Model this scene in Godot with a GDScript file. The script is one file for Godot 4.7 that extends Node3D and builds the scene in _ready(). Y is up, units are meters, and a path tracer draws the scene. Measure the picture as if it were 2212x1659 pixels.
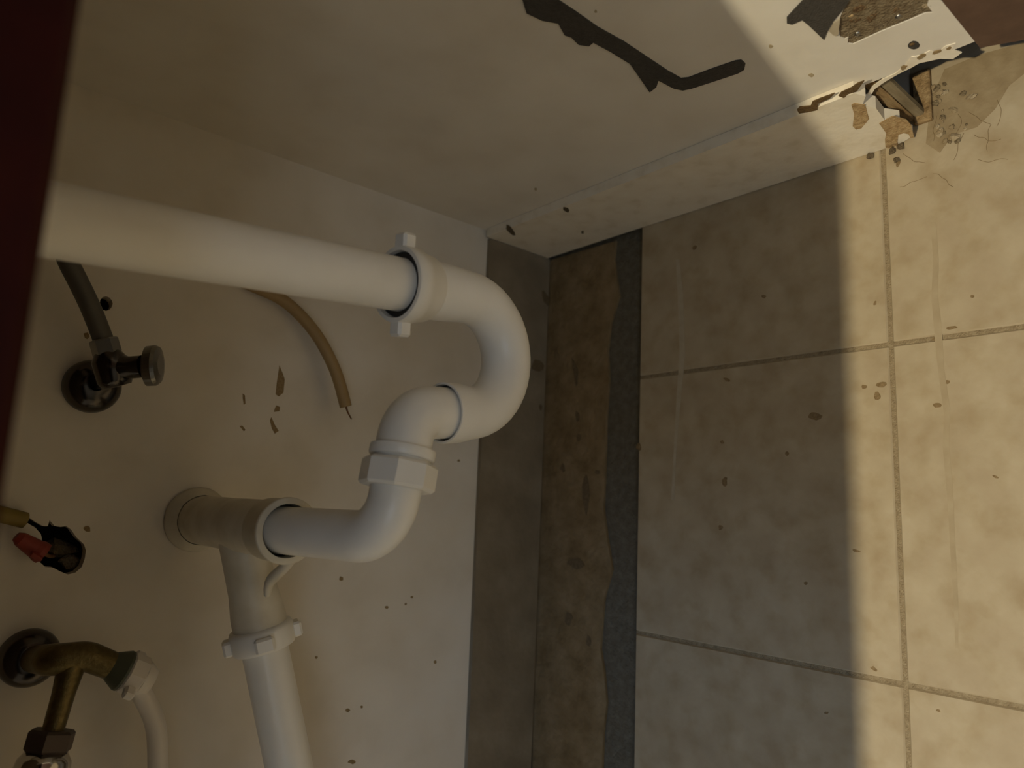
extends Node3D
# A corner under a sink, seen from above with the phone on its side. y is up, the back wall is z = 0, the side wall x = 0.

const STRIP_ADHESIVE = [0.3844,0.4042,0.3772,0.3934,0.3687,0.3820,0.3707,0.3676,0.3770,0.3562,0.3703,0.3423,0.3721,0.3366,0.3696,0.3255,0.3742,0.3182,0.3799,0.3192,0.3815,0.2996,0.3820,0.2761,0.3743,0.2532,0.3665,0.2303,0.3757,0.2326,0.3835,0.2394,0.3853,0.2199,0.3891,0.2121,0.3962,0.2090,0.4148,0.2050,0.4380,0.2004,0.4444,0.2016,0.4496,0.2082,0.4500,0.2150,0.4461,0.2175,0.4260,0.2215,0.4044,0.2247,0.3993,0.2283,0.3980,0.2450,0.3980,0.2570,0.3980,0.3023,0.3956,0.3310,0.3964,0.3549,0.3964,0.3738,0.3979,0.3903]
const PATCH_ADHESIVE = [0.5294,0.2494,0.5230,0.2482,0.5032,0.2379,0.4998,0.2317,0.5018,0.2276,0.5097,0.2270,0.5101,0.2159,0.5097,0.1928,0.5173,0.2019,0.5250,0.2093,0.5350,0.2159,0.5408,0.2201,0.5495,0.2288]
const CAVITY = [0.5538,0.2301,0.5440,0.2228,0.5356,0.2152,0.5290,0.2074,0.5238,0.1976,0.5194,0.1863,0.5211,0.1812,0.5239,0.1818,0.5199,0.1743,0.5227,0.1704,0.5447,0.1708,0.5630,0.1696,0.5756,0.1694,0.5797,0.1662,0.5801,0.1779,0.5858,0.1877,0.5859,0.1971]
const CURL = [0.5184,0.2020,0.5253,0.2090,0.5307,0.2099,0.5276,0.2045,0.5213,0.1934,0.5194,0.1927,0.5184,0.1953]
const SCREW_HOLE = [0.5584,0.1337,0.5570,0.1311,0.5549,0.1301,0.5529,0.1307,0.5516,0.1328,0.5508,0.1356,0.5513,0.1387,0.5528,0.1410,0.5546,0.1421,0.5567,0.1423,0.5582,0.1400,0.5586,0.1370]
const NAIL_MARKS = [[0.1423,0.1607,0.1400,0.1587,0.1380,0.1585,0.1375,0.1598,0.1391,0.1620,0.1409,0.1638,0.1431,0.1649,0.1434,0.1637,0.1439,0.1627],[0.4074,0.3447,0.4066,0.3438,0.4060,0.3443,0.4053,0.3446,0.4055,0.3457,0.4065,0.3463,0.4074,0.3470,0.4082,0.3466,0.4077,0.3455],[0.4774,0.2123,0.4761,0.2119,0.4750,0.2113,0.4743,0.2125,0.4746,0.2141,0.4753,0.2155,0.4765,0.2166,0.4773,0.2154,0.4775,0.2140],[0.4809,0.1524,0.4795,0.1514,0.4780,0.1510,0.4774,0.1530,0.4773,0.1548,0.4779,0.1569,0.4795,0.1572,0.4807,0.1564,0.4809,0.1545]]
const SEAM_MARKS = [[0.1997,0.1063,0.1955,0.0992,0.1901,0.1043,0.1836,0.1071,0.1865,0.1143,0.1898,0.1215,0.1971,0.1202,0.2042,0.1186,0.2044,0.1111],[0.3245,0.1058,0.3228,0.1025,0.3188,0.1013,0.3157,0.1024,0.3155,0.1054,0.3175,0.1082,0.3203,0.1109,0.3231,0.1098,0.3261,0.1090],[0.0644,0.1012,0.0609,0.1005,0.0569,0.1008,0.0558,0.1044,0.0554,0.1075,0.0571,0.1104,0.0611,0.1095,0.0647,0.1079,0.0658,0.1043]]
const SKIRT_NAILS = [[0.0342,0.0995,0.0313,0.1014,0.0354,0.1115,0.0419,0.1224,0.0476,0.1267,0.0534,0.1317,0.0538,0.1269,0.0478,0.1165,0.0415,0.1072],[0.1436,0.1077,0.1402,0.1058,0.1405,0.1107,0.1414,0.1150,0.1441,0.1181,0.1468,0.1210,0.1489,0.1202,0.1494,0.1161,0.1470,0.1103],[0.1091,0.0453,0.1064,0.0424,0.1052,0.0433,0.1037,0.0435,0.1059,0.0464,0.1078,0.0487,0.1097,0.0493,0.1121,0.0503,0.1116,0.0480]]
const SKIRT_TOP_CHIPS = [[0.4538,0.1313,0.4578,0.1339,0.4653,0.1286,0.4700,0.1344,0.4784,0.1344,0.4894,0.1336,0.4821,0.1287,0.4720,0.1283,0.4663,0.1189,0.4639,0.1192,0.4588,0.1209,0.4519,0.1244],[0.4896,0.1274,0.4939,0.1312,0.5030,0.1321,0.5097,0.1350,0.5149,0.1346,0.5095,0.1294,0.5037,0.1235,0.4964,0.1247,0.4916,0.1213]]
const SKIRT_CHIPS = [[0.4907,0.1056,0.4937,0.1068,0.4991,0.0973,0.4949,0.0842,0.4913,0.0722,0.4794,0.0608,0.4748,0.0618,0.4753,0.0695,0.4856,0.0890],[0.4942,0.0580,0.5028,0.0609,0.5081,0.0623,0.5141,0.0475,0.5132,0.0347,0.5063,0.0105,0.5032,0.0110,0.5051,0.0202,0.5028,0.0248,0.4982,0.0257,0.4918,0.0121,0.4879,-0.0020,0.4826,-0.0021,0.4794,0.0089,0.4851,0.0237,0.4911,0.0350,0.4930,0.0475]]
const WALL_SCUFFS = [[-0.2213,0.3923,-0.2306,0.3871,-0.2358,0.3847,-0.2506,0.3847,-0.2553,0.3894,-0.2536,0.3933,-0.2408,0.3933,-0.2315,0.3927],[-0.2652,0.3912,-0.2665,0.3869,-0.2711,0.3872,-0.2727,0.3933,-0.2690,0.3927],[-0.2784,0.3955,-0.2860,0.3910,-0.2923,0.3858,-0.2958,0.3900,-0.2899,0.3940,-0.2821,0.3966],[-0.2575,0.4289,-0.2590,0.4263,-0.2676,0.4247,-0.2691,0.4265,-0.2627,0.4280],[-0.2918,0.4285,-0.2907,0.4259,-0.2949,0.4218,-0.2965,0.4234],[-0.2220,0.5810,-0.2205,0.5777,-0.2242,0.5759,-0.2269,0.5776,-0.2257,0.5798]]
const WALL_SPECKS = [[-0.4488,0.2946,-0.4504,0.2946,-0.4509,0.2963,-0.4509,0.2982,-0.4496,0.2996,-0.4480,0.2992,-0.4461,0.2989,-0.4466,0.2967,-0.4472,0.2950],[-0.4726,0.1995,-0.4734,0.1998,-0.4739,0.2006,-0.4738,0.2018,-0.4732,0.2032,-0.4718,0.2033,-0.4712,0.2021,-0.4711,0.2008,-0.4715,0.1995],[-0.4828,0.2325,-0.4837,0.2336,-0.4845,0.2348,-0.4839,0.2365,-0.4831,0.2378,-0.4819,0.2381,-0.4812,0.2368,-0.4810,0.2351,-0.4817,0.2334],[-0.4803,0.2081,-0.4810,0.2083,-0.4815,0.2092,-0.4814,0.2103,-0.4806,0.2111,-0.4797,0.2110,-0.4790,0.2105,-0.4786,0.2093,-0.4791,0.2079],[-0.5502,0.1597,-0.5515,0.1600,-0.5521,0.1611,-0.5520,0.1625,-0.5507,0.1637,-0.5490,0.1640,-0.5482,0.1627,-0.5478,0.1613,-0.5489,0.1602],[-0.5905,0.2728,-0.5914,0.2741,-0.5924,0.2753,-0.5916,0.2774,-0.5904,0.2791,-0.5890,0.2789,-0.5884,0.2776,-0.5882,0.2758,-0.5893,0.2745],[-0.5891,0.2575,-0.5901,0.2574,-0.5904,0.2585,-0.5903,0.2598,-0.5891,0.2601,-0.5882,0.2607,-0.5875,0.2599,-0.5874,0.2587,-0.5880,0.2575],[-0.5308,0.3177,-0.5317,0.3180,-0.5321,0.3189,-0.5319,0.3201,-0.5310,0.3207,-0.5300,0.3210,-0.5292,0.3204,-0.5295,0.3192,-0.5296,0.3179],[-0.3054,0.1412,-0.3069,0.1415,-0.3071,0.1432,-0.3072,0.1446,-0.3063,0.1455,-0.3053,0.1453,-0.3045,0.1446,-0.3041,0.1434,-0.3041,0.1418],[-0.3988,0.5537,-0.4009,0.5534,-0.4013,0.5554,-0.4008,0.5571,-0.3997,0.5585,-0.3979,0.5594,-0.3964,0.5580,-0.3960,0.5560,-0.3970,0.5542],[-0.6455,0.2614,-0.6469,0.2620,-0.6478,0.2647,-0.6461,0.2681,-0.6447,0.2714,-0.6433,0.2704,-0.6426,0.2684,-0.6427,0.2654,-0.6440,0.2630]]
const RAGGED_HOLE = [-0.3867,0.6080,-0.3882,0.6043,-0.3934,0.5971,-0.3970,0.5906,-0.3969,0.5872,-0.3918,0.5865,-0.3941,0.5842,-0.3968,0.5820,-0.3973,0.5776,-0.3966,0.5728,-0.3993,0.5690,-0.4064,0.5636,-0.4124,0.5569,-0.4180,0.5547,-0.4251,0.5548,-0.4323,0.5564,-0.4371,0.5608,-0.4386,0.5665,-0.4358,0.5727,-0.4325,0.5784,-0.4318,0.5846,-0.4264,0.5905,-0.4216,0.5921,-0.4163,0.5914,-0.4110,0.5892,-0.4035,0.5916,-0.3982,0.5965,-0.3946,0.6026,-0.3904,0.6068]
const DRILL_HOLE = [-0.1892,0.5606,-0.1930,0.5612,-0.1958,0.5629,-0.1972,0.5655,-0.1968,0.5681,-0.1949,0.5704,-0.1916,0.5716,-0.1880,0.5714,-0.1847,0.5699,-0.1832,0.5672,-0.1840,0.5644,-0.1859,0.5620]
const SKIRT_BACK_MARKS = [[-0.0575,0.0023,-0.0641,0.0028,-0.0716,0.0016,-0.0698,0.0068,-0.0669,0.0121,-0.0593,0.0146,-0.0524,0.0160,-0.0500,0.0128,-0.0537,0.0081],[-0.1602,0.0058,-0.1671,0.0081,-0.1703,0.0157,-0.1700,0.0226,-0.1677,0.0299,-0.1610,0.0274,-0.1544,0.0247,-0.1538,0.0166,-0.1557,0.0105],[-0.2203,0.0062,-0.2230,0.0073,-0.2252,0.0088,-0.2248,0.0109,-0.2224,0.0121,-0.2193,0.0130,-0.2165,0.0115,-0.2167,0.0093,-0.2176,0.0074]]
const MORTAR = [-0.0012,-0.0039,-0.0034,0.1252,-0.0287,0.1226,-0.0820,0.1329,-0.1172,0.1186,-0.1543,0.1148,-0.1918,0.1184,-0.2403,0.1150,-0.2764,0.1153,-0.3120,0.1148,-0.3588,0.1139,-0.3987,0.1221,-0.4319,0.1307,-0.4665,0.1188,-0.5001,0.1160,-0.5279,0.1138,-0.5538,0.1207,-0.5900,0.1263,-0.6226,0.1221,-0.6639,0.1212,-0.7141,0.1257,-0.7846,0.1235,-0.8786,0.1294,-0.9941,0.1289,-1.1420,0.1363,-1.2244,0.0108,-0.9857,0.0035,-0.7531,0.0000,-0.6967,-0.0006,-0.6404,-0.0021,-0.5770,-0.0067,-0.5179,-0.0120,-0.4746,-0.0070,-0.4256,-0.0136,-0.3812,-0.0066,-0.3334,-0.0074,-0.2978,-0.0132]
const MORTAR_MARKS = [[-0.1739,0.0620,-0.1841,0.0620,-0.1919,0.0619,-0.1946,0.0592,-0.1793,0.0548,-0.1674,0.0513,-0.1540,0.0495,-0.1590,0.0538,-0.1639,0.0570],[-0.2372,0.0679,-0.2424,0.0668,-0.2435,0.0645,-0.2433,0.0623,-0.2390,0.0610,-0.2336,0.0597,-0.2288,0.0613,-0.2311,0.0640,-0.2322,0.0662],[-0.2655,0.0711,-0.2685,0.0707,-0.2708,0.0685,-0.2700,0.0653,-0.2666,0.0641,-0.2636,0.0637,-0.2610,0.0652,-0.2607,0.0680,-0.2620,0.0709],[-0.3417,0.0897,-0.3575,0.0877,-0.3673,0.0850,-0.3600,0.0815,-0.3505,0.0783,-0.3305,0.0759,-0.3183,0.0793,-0.3144,0.0831,-0.3235,0.0871],[-0.3119,0.1066,-0.3141,0.1061,-0.3145,0.1031,-0.3142,0.1007,-0.3131,0.0979,-0.3108,0.0986,-0.3087,0.0999,-0.3095,0.1029,-0.3097,0.1059],[-0.4306,0.0842,-0.4345,0.0795,-0.4374,0.0697,-0.4338,0.0603,-0.4309,0.0519,-0.4269,0.0550,-0.4240,0.0618,-0.4225,0.0733,-0.4265,0.0810],[-0.4984,0.0662,-0.5028,0.0626,-0.5091,0.0604,-0.5085,0.0548,-0.5033,0.0518,-0.4978,0.0531,-0.4924,0.0546,-0.4926,0.0592,-0.4939,0.0631],[-0.5219,0.0990,-0.5259,0.0983,-0.5287,0.0963,-0.5284,0.0936,-0.5264,0.0903,-0.5208,0.0914,-0.5151,0.0923,-0.5166,0.0958,-0.5182,0.0980],[-0.3051,0.0420,-0.3095,0.0429,-0.3115,0.0398,-0.3087,0.0371,-0.3073,0.0336,-0.3033,0.0349,-0.3007,0.0364,-0.2992,0.0391,-0.3020,0.0413]]
const TILE_STREAK = [-0.0860,0.5147,-0.1219,0.5154,-0.1564,0.5122,-0.2084,0.5136,-0.2381,0.5153,-0.2673,0.5176,-0.2917,0.5149,-0.3478,0.5166,-0.3792,0.5165,-0.4251,0.5170,-0.4627,0.5165,-0.4623,0.5187,-0.4247,0.5206,-0.3789,0.5208,-0.3280,0.5212,-0.2919,0.5201,-0.2595,0.5225,-0.2260,0.5196,-0.1837,0.5194,-0.1575,0.5176,-0.1230,0.5200,-0.0873,0.5194]
const PALE_BEAD = [-0.0559,0.2331,-0.1036,0.2389,-0.1721,0.2419,-0.2215,0.2370,-0.2811,0.2309,-0.3453,0.2275,-0.3454,0.2235,-0.2810,0.2269,-0.2209,0.2304,-0.1711,0.2340,-0.1020,0.2308,-0.0546,0.2276]
const DIRTY_PATCH = [-0.0077,0.5144,0.0325,0.5203,0.0600,0.5337,0.0615,0.5627,0.0567,0.5973,0.0521,0.6263,0.0354,0.6252,0.0275,0.5955,0.0215,0.5840,0.0042,0.5723,-0.0076,0.5571,-0.0072,0.5382,-0.0211,0.5258]
const TILE_MARKS = [[-0.1549,0.4633,-0.1554,0.4620,-0.1556,0.4609,-0.1547,0.4603,-0.1534,0.4607,-0.1520,0.4614,-0.1513,0.4628,-0.1522,0.4635,-0.1535,0.4633],[-0.2341,0.4516,-0.2355,0.4507,-0.2360,0.4490,-0.2357,0.4471,-0.2342,0.4464,-0.2329,0.4464,-0.2317,0.4474,-0.2321,0.4490,-0.2325,0.4508],[-0.0198,0.4906,-0.0214,0.4896,-0.0227,0.4880,-0.0208,0.4868,-0.0184,0.4869,-0.0159,0.4873,-0.0142,0.4889,-0.0150,0.4907,-0.0174,0.4915],[-0.2000,0.5193,-0.2010,0.5183,-0.2004,0.5155,-0.1985,0.5132,-0.1965,0.5107,-0.1953,0.5115,-0.1952,0.5138,-0.1963,0.5169,-0.1983,0.5183],[-0.1881,0.5316,-0.1894,0.5323,-0.1898,0.5282,-0.1898,0.5251,-0.1891,0.5234,-0.1881,0.5227,-0.1870,0.5243,-0.1870,0.5277,-0.1872,0.5306],[-0.2336,0.4699,-0.2349,0.4686,-0.2363,0.4664,-0.2357,0.4622,-0.2337,0.4596,-0.2318,0.4609,-0.2312,0.4635,-0.2309,0.4664,-0.2319,0.4694],[-0.2441,0.4640,-0.2466,0.4636,-0.2478,0.4613,-0.2473,0.4586,-0.2447,0.4576,-0.2425,0.4581,-0.2399,0.4589,-0.2397,0.4617,-0.2422,0.4630],[-0.2369,0.5233,-0.2380,0.5231,-0.2386,0.5215,-0.2382,0.5194,-0.2369,0.5192,-0.2359,0.5190,-0.2351,0.5199,-0.2350,0.5216,-0.2357,0.5234],[-0.2569,0.5160,-0.2585,0.5151,-0.2588,0.5130,-0.2588,0.5106,-0.2573,0.5092,-0.2553,0.5087,-0.2547,0.5112,-0.2547,0.5131,-0.2554,0.5150],[-0.4929,0.4514,-0.4936,0.4503,-0.4930,0.4483,-0.4921,0.4461,-0.4905,0.4450,-0.4901,0.4468,-0.4891,0.4479,-0.4906,0.4498,-0.4917,0.4513],[-0.5161,0.5024,-0.5166,0.5016,-0.5166,0.5006,-0.5163,0.4994,-0.5154,0.4989,-0.5148,0.4997,-0.5145,0.5006,-0.5146,0.5017,-0.5153,0.5021],[-0.2592,0.4072,-0.2622,0.4050,-0.2635,0.4003,-0.2619,0.3957,-0.2598,0.3917,-0.2568,0.3931,-0.2548,0.3958,-0.2554,0.4001,-0.2568,0.4031],[-0.1247,0.3479,-0.1256,0.3466,-0.1268,0.3454,-0.1257,0.3434,-0.1244,0.3422,-0.1227,0.3418,-0.1223,0.3436,-0.1227,0.3452,-0.1233,0.3467],[-0.0473,0.2579,-0.0486,0.2568,-0.0492,0.2552,-0.0489,0.2528,-0.0467,0.2518,-0.0449,0.2518,-0.0440,0.2532,-0.0437,0.2553,-0.0450,0.2578],[-0.3240,0.2977,-0.3278,0.2979,-0.3297,0.2954,-0.3286,0.2929,-0.3258,0.2914,-0.3223,0.2914,-0.3205,0.2934,-0.3189,0.2954,-0.3200,0.2981],[-0.3738,0.2925,-0.3755,0.2915,-0.3763,0.2898,-0.3766,0.2876,-0.3747,0.2873,-0.3734,0.2870,-0.3714,0.2875,-0.3713,0.2899,-0.3720,0.2919],[-0.3891,0.4406,-0.3895,0.4387,-0.3899,0.4368,-0.3894,0.4338,-0.3885,0.4331,-0.3876,0.4325,-0.3868,0.4341,-0.3876,0.4371,-0.3882,0.4390],[-0.2820,0.1780,-0.2852,0.1782,-0.2872,0.1755,-0.2851,0.1728,-0.2835,0.1697,-0.2804,0.1710,-0.2778,0.1722,-0.2768,0.1753,-0.2796,0.1771],[-0.2810,0.2943,-0.2825,0.2941,-0.2827,0.2924,-0.2828,0.2907,-0.2815,0.2898,-0.2799,0.2893,-0.2791,0.2909,-0.2785,0.2925,-0.2799,0.2934],[-0.2958,0.3708,-0.2971,0.3701,-0.2980,0.3689,-0.2977,0.3673,-0.2964,0.3664,-0.2949,0.3662,-0.2935,0.3672,-0.2934,0.3690,-0.2945,0.3702],[-0.4228,0.3876,-0.4241,0.3870,-0.4247,0.3857,-0.4246,0.3845,-0.4237,0.3840,-0.4225,0.3834,-0.4217,0.3846,-0.4214,0.3858,-0.4215,0.3873],[-0.5384,0.4052,-0.5392,0.4047,-0.5400,0.4036,-0.5402,0.4021,-0.5398,0.4010,-0.5389,0.4012,-0.5380,0.4020,-0.5379,0.4035,-0.5375,0.4053],[-0.2137,0.3023,-0.2142,0.3006,-0.2134,0.2978,-0.2116,0.2955,-0.2093,0.2933,-0.2085,0.2948,-0.2092,0.2974,-0.2102,0.2999,-0.2121,0.3021],[0.0097,0.5642,0.0089,0.5633,0.0079,0.5622,0.0095,0.5607,0.0109,0.5591,0.0123,0.5596,0.0131,0.5607,0.0128,0.5624,0.0111,0.5633],[-0.3211,0.5564,-0.3216,0.5556,-0.3214,0.5540,-0.3206,0.5527,-0.3198,0.5520,-0.3190,0.5517,-0.3188,0.5530,-0.3194,0.5546,-0.3202,0.5556],[-0.1632,0.5468,-0.1640,0.5466,-0.1643,0.5454,-0.1639,0.5440,-0.1629,0.5438,-0.1622,0.5436,-0.1616,0.5443,-0.1615,0.5455,-0.1623,0.5466]]
const SCRAP = [0.0739,0.4776,0.0771,0.5035,0.0384,0.5027,0.0502,0.4943,0.0626,0.4874]
const TORN_EDGE = [0.4986,0.0924,0.5076,0.1020,0.5183,0.1071,0.5295,0.1084,0.5396,0.1142,0.5475,0.1224,0.5541,0.1193,0.5610,0.1210,0.5638,0.1138,0.5719,0.1185,0.5784,0.1170,0.5734,0.1102,0.5776,0.1008,0.5695,0.0967,0.5626,0.1045,0.5558,0.1069,0.5486,0.1096,0.5417,0.1075,0.5319,0.1060,0.5191,0.1024,0.5080,0.0975,0.5002,0.0887]
const TORN_SPOTS = [[0.5573,0.1182,0.5559,0.1162,0.5536,0.1159,0.5510,0.1150,0.5502,0.1169,0.5505,0.1189,0.5525,0.1201,0.5548,0.1213,0.5570,0.1203],[0.5676,0.1152,0.5668,0.1140,0.5646,0.1141,0.5621,0.1141,0.5609,0.1156,0.5619,0.1168,0.5629,0.1181,0.5655,0.1177,0.5679,0.1168],[0.5410,0.1131,0.5392,0.1112,0.5378,0.1100,0.5356,0.1090,0.5355,0.1110,0.5356,0.1125,0.5364,0.1148,0.5387,0.1156,0.5398,0.1143],[0.5744,0.1139,0.5736,0.1130,0.5727,0.1126,0.5718,0.1130,0.5708,0.1138,0.5711,0.1153,0.5723,0.1158,0.5736,0.1165,0.5744,0.1153]]

var mats := {}

# ---------------------------------------------------------------- helpers: geometry
func V(x: float, y: float, z: float) -> Vector3:
	return Vector3(x, y, z)

func begin() -> SurfaceTool:
	var st := SurfaceTool.new()
	st.begin(Mesh.PRIMITIVE_TRIANGLES)
	return st

func tri(st: SurfaceTool, a: Vector3, b: Vector3, c: Vector3, na: Vector3, nb: Vector3, nc: Vector3) -> void:
	if (b - a).cross(c - a).dot(na + nb + nc) > 0.0:
		var t := b; b = c; c = t
		t = nb; nb = nc; nc = t
	for q in [[a, na], [b, nb], [c, nc]]:
		st.set_normal(q[1]); st.set_uv(Vector2(q[0].x + q[0].z, q[0].y)); st.add_vertex(q[0])

func flat_tri(st: SurfaceTool, a: Vector3, b: Vector3, c: Vector3, out: Vector3) -> void:
	var n := (b - a).cross(c - a).normalized()
	if n.dot(out) < 0.0:
		n = -n
	tri(st, a, b, c, n, n, n)

func quad(st: SurfaceTool, a: Vector3, b: Vector3, c: Vector3, d: Vector3, out: Vector3) -> void:
	flat_tri(st, a, b, c, out); flat_tri(st, a, c, d, out)

func frame_of(axis: Vector3) -> Array:
	var a := axis.normalized()
	var u := a.cross(Vector3.UP if absf(a.y) < 0.9 else Vector3.RIGHT).normalized()
	return [u, a.cross(u).normalized(), a]

# box with chamfered edges, between two corners
func add_box(st: SurfaceTool, lo: Vector3, hi: Vector3, bev := 0.001, base := Transform3D()) -> void:
	var c := (lo + hi) * 0.5
	var h := (hi - lo) * 0.5
	bev = minf(bev, minf(h.x, minf(h.y, h.z)) * 0.45)
	var P := func(sx: int, sy: int, sz: int, f: int) -> Vector3:
		var e := Vector3(h.x - (0.0 if f == 0 else bev), h.y - (0.0 if f == 1 else bev), h.z - (0.0 if f == 2 else bev))
		return base * (c + Vector3(sx * e.x, sy * e.y, sz * e.z))
	for s in [-1, 1]:
		quad(st, P.call(s, -1, -1, 0), P.call(s, 1, -1, 0), P.call(s, 1, 1, 0), P.call(s, -1, 1, 0), base.basis * Vector3(s, 0, 0))
		quad(st, P.call(-1, s, -1, 1), P.call(1, s, -1, 1), P.call(1, s, 1, 1), P.call(-1, s, 1, 1), base.basis * Vector3(0, s, 0))
		quad(st, P.call(-1, -1, s, 2), P.call(1, -1, s, 2), P.call(1, 1, s, 2), P.call(-1, 1, s, 2), base.basis * Vector3(0, 0, s))
		for t in [-1, 1]:
			quad(st, P.call(s, t, -1, 0), P.call(s, t, 1, 0), P.call(s, t, 1, 1), P.call(s, t, -1, 1), base.basis * Vector3(s, t, 0))
			quad(st, P.call(s, -1, t, 0), P.call(s, 1, t, 0), P.call(s, 1, t, 2), P.call(s, -1, t, 2), base.basis * Vector3(s, 0, t))
			quad(st, P.call(-1, s, t, 1), P.call(1, s, t, 1), P.call(1, s, t, 2), P.call(-1, s, t, 2), base.basis * Vector3(0, s, t))
			for r in [-1, 1]:
				flat_tri(st, P.call(s, t, r, 0), P.call(s, t, r, 1), P.call(s, t, r, 2), base.basis * Vector3(s, t, r))

# revolve [radius, distance along axis] pairs; equal neighbouring points are not needed, sharp edges come from normals per segment when smooth is off
func add_lathe(st: SurfaceTool, prof: Array, origin: Vector3, axis: Vector3, seg := 40, smooth := false) -> void:
	var f := frame_of(axis)
	var ns := []
	for i in prof.size() - 1:
		var d := Vector2(prof[i + 1][0] - prof[i][0], prof[i + 1][1] - prof[i][1])
		ns.append(Vector2(d.y, -d.x).normalized())
	var at := func(r: float, t: float, k: int) -> Vector3:
		var a := TAU * k / seg
		return origin + f[2] * t + (f[0] * cos(a) + f[1] * sin(a)) * r
	var nn := func(n: Vector2, k: int) -> Vector3:
		var a := TAU * k / seg
		return ((f[0] * cos(a) + f[1] * sin(a)) * n.x + f[2] * n.y).normalized()
	for i in prof.size() - 1:
		var n0: Vector2 = ns[i]
		var n1: Vector2 = ns[i]
		if smooth:
			if i > 0 and ns[i - 1].dot(ns[i]) > 0.5: n0 = (ns[i - 1] + ns[i]).normalized()
			if i < ns.size() - 1 and ns[i + 1].dot(ns[i]) > 0.5: n1 = (ns[i + 1] + ns[i]).normalized()
		for k in seg:
			var a: Vector3 = at.call(prof[i][0], prof[i][1], k)
			var b: Vector3 = at.call(prof[i][0], prof[i][1], k + 1)
			var c: Vector3 = at.call(prof[i + 1][0], prof[i + 1][1], k + 1)
			var d: Vector3 = at.call(prof[i + 1][0], prof[i + 1][1], k)
			if prof[i][0] > 1e-6:
				tri(st, a, b, c, nn.call(n0, k), nn.call(n0, k + 1), nn.call(n1, k + 1))
			if prof[i + 1][0] > 1e-6:
				tri(st, a, c, d, nn.call(n0, k), nn.call(n1, k + 1), nn.call(n1, k))

# flat-sided prism round an axis with chamfered ends (hex nut); bore 0 closes it
func add_nut(st: SurfaceTool, origin: Vector3, axis: Vector3, r: float, h: float, sides := 6, bore := 0.0, turn := 0.0, bev := 0.0015) -> void:
	var f := frame_of(axis)
	var at := func(rr: float, t: float, k: float) -> Vector3:
		var a := TAU * k / sides + turn
		return origin + f[2] * t + (f[0] * cos(a) + f[1] * sin(a)) * rr
	for k in sides:
		var o: Vector3 = (at.call(r, 0.0, k + 0.5) - origin)
		quad(st, at.call(r, bev, k), at.call(r, bev, k + 1), at.call(r, h - bev, k + 1), at.call(r, h - bev, k), o)
		quad(st, at.call(r, bev, k), at.call(r, bev, k + 1), at.call(r - bev, 0.0, k + 1), at.call(r - bev, 0.0, k), o - f[2] * r)
		quad(st, at.call(r, h - bev, k), at.call(r, h - bev, k + 1), at.call(r - bev, h, k + 1), at.call(r - bev, h, k), o + f[2] * r)
		quad(st, at.call(r - bev, 0.0, k), at.call(r - bev, 0.0, k + 1), at.call(bore, 0.0, k + 1), at.call(bore, 0.0, k), -f[2])
		quad(st, at.call(r - bev, h, k), at.call(r - bev, h, k + 1), at.call(bore, h, k + 1), at.call(bore, h, k), f[2])

# polyline with rounded corners
func fillet(pts: Array, radii: Array, steps := 12) -> Array:
	var out := [pts[0]]
	for i in range(1, pts.size() - 1):
		var p: Vector3 = pts[i]
		var a: Vector3 = (pts[i - 1] - p).normalized()
		var b: Vector3 = (pts[i + 1] - p).normalized()
		var half := a.angle_to(b) * 0.5
		var cut: float = radii[i - 1] / tan(half)
		var s := p + a * cut
		var e := p + b * cut
		var c: Vector3 = p + (a + b).normalized() * (radii[i - 1] / sin(half))
		for k in steps + 1:
			out.append(c + (s - c).slerp(e - c, float(k) / steps))
	out.append(pts[-1])
	return out

func smooth_path(pts: Array, steps := 8) -> Array:
	var out := []
	for i in pts.size() - 1:
		var p0: Vector3 = pts[maxi(i - 1, 0)]
		var p3: Vector3 = pts[mini(i + 2, pts.size() - 1)]
		for k in steps:
			out.append(pts[i].cubic_interpolate(pts[i + 1], p0, p3, float(k) / steps))
	out.append(pts[-1])
	return out

# tube along a path; radius is a number or a list of [share of the length, radius]
func add_tube(st: SurfaceTool, path: Array, radius, seg := 28, caps := true) -> void:
	var n := path.size()
	var lens := [0.0]
	for i in range(1, n): lens.append(lens[-1] + (path[i] - path[i - 1]).length())
	var u: Vector3 = frame_of(path[1] - path[0])[0]
	var rings := []
	for i in n:
		var t: Vector3 = (path[mini(i + 1, n - 1)] - path[maxi(i - 1, 0)]).normalized()
		u = (u - t * u.dot(t)).normalized()
		var v := t.cross(u)
		var r: float = radius if radius is float else 0.0
		if radius is Array:
			var s: float = lens[i] / lens[-1]
			r = radius[-1][1]
			for j in radius.size() - 1:
				if s <= radius[j + 1][0]:
					r = lerpf(radius[j][1], radius[j + 1][1], (s - radius[j][0]) / maxf(radius[j + 1][0] - radius[j][0], 1e-6))
					break
		var ring := []
		for k in seg:
			var d := u * cos(TAU * k / seg) + v * sin(TAU * k / seg)
			ring.append([path[i] + d * r, d])
		rings.append(ring)
	for i in n - 1:
		for k in seg:
			var a = rings[i][k]; var b = rings[i][(k + 1) % seg]; var c = rings[i + 1][(k + 1) % seg]; var d = rings[i + 1][k]
			tri(st, a[0], b[0], c[0], a[1], b[1], c[1]); tri(st, a[0], c[0], d[0], a[1], c[1], d[1])
	if caps:
		for e in [[0, path[0] - path[1]], [n - 1, path[n - 1] - path[n - 2]]]:
			for k in seg:
				flat_tri(st, path[e[0]], rings[e[0]][k][0], rings[e[0]][(k + 1) % seg][0], e[1])

func pairs(flat: Array) -> PackedVector2Array:
	var p := PackedVector2Array()
	for i in range(0, flat.size(), 2): p.append(Vector2(flat[i], flat[i + 1]))
	return p

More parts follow.
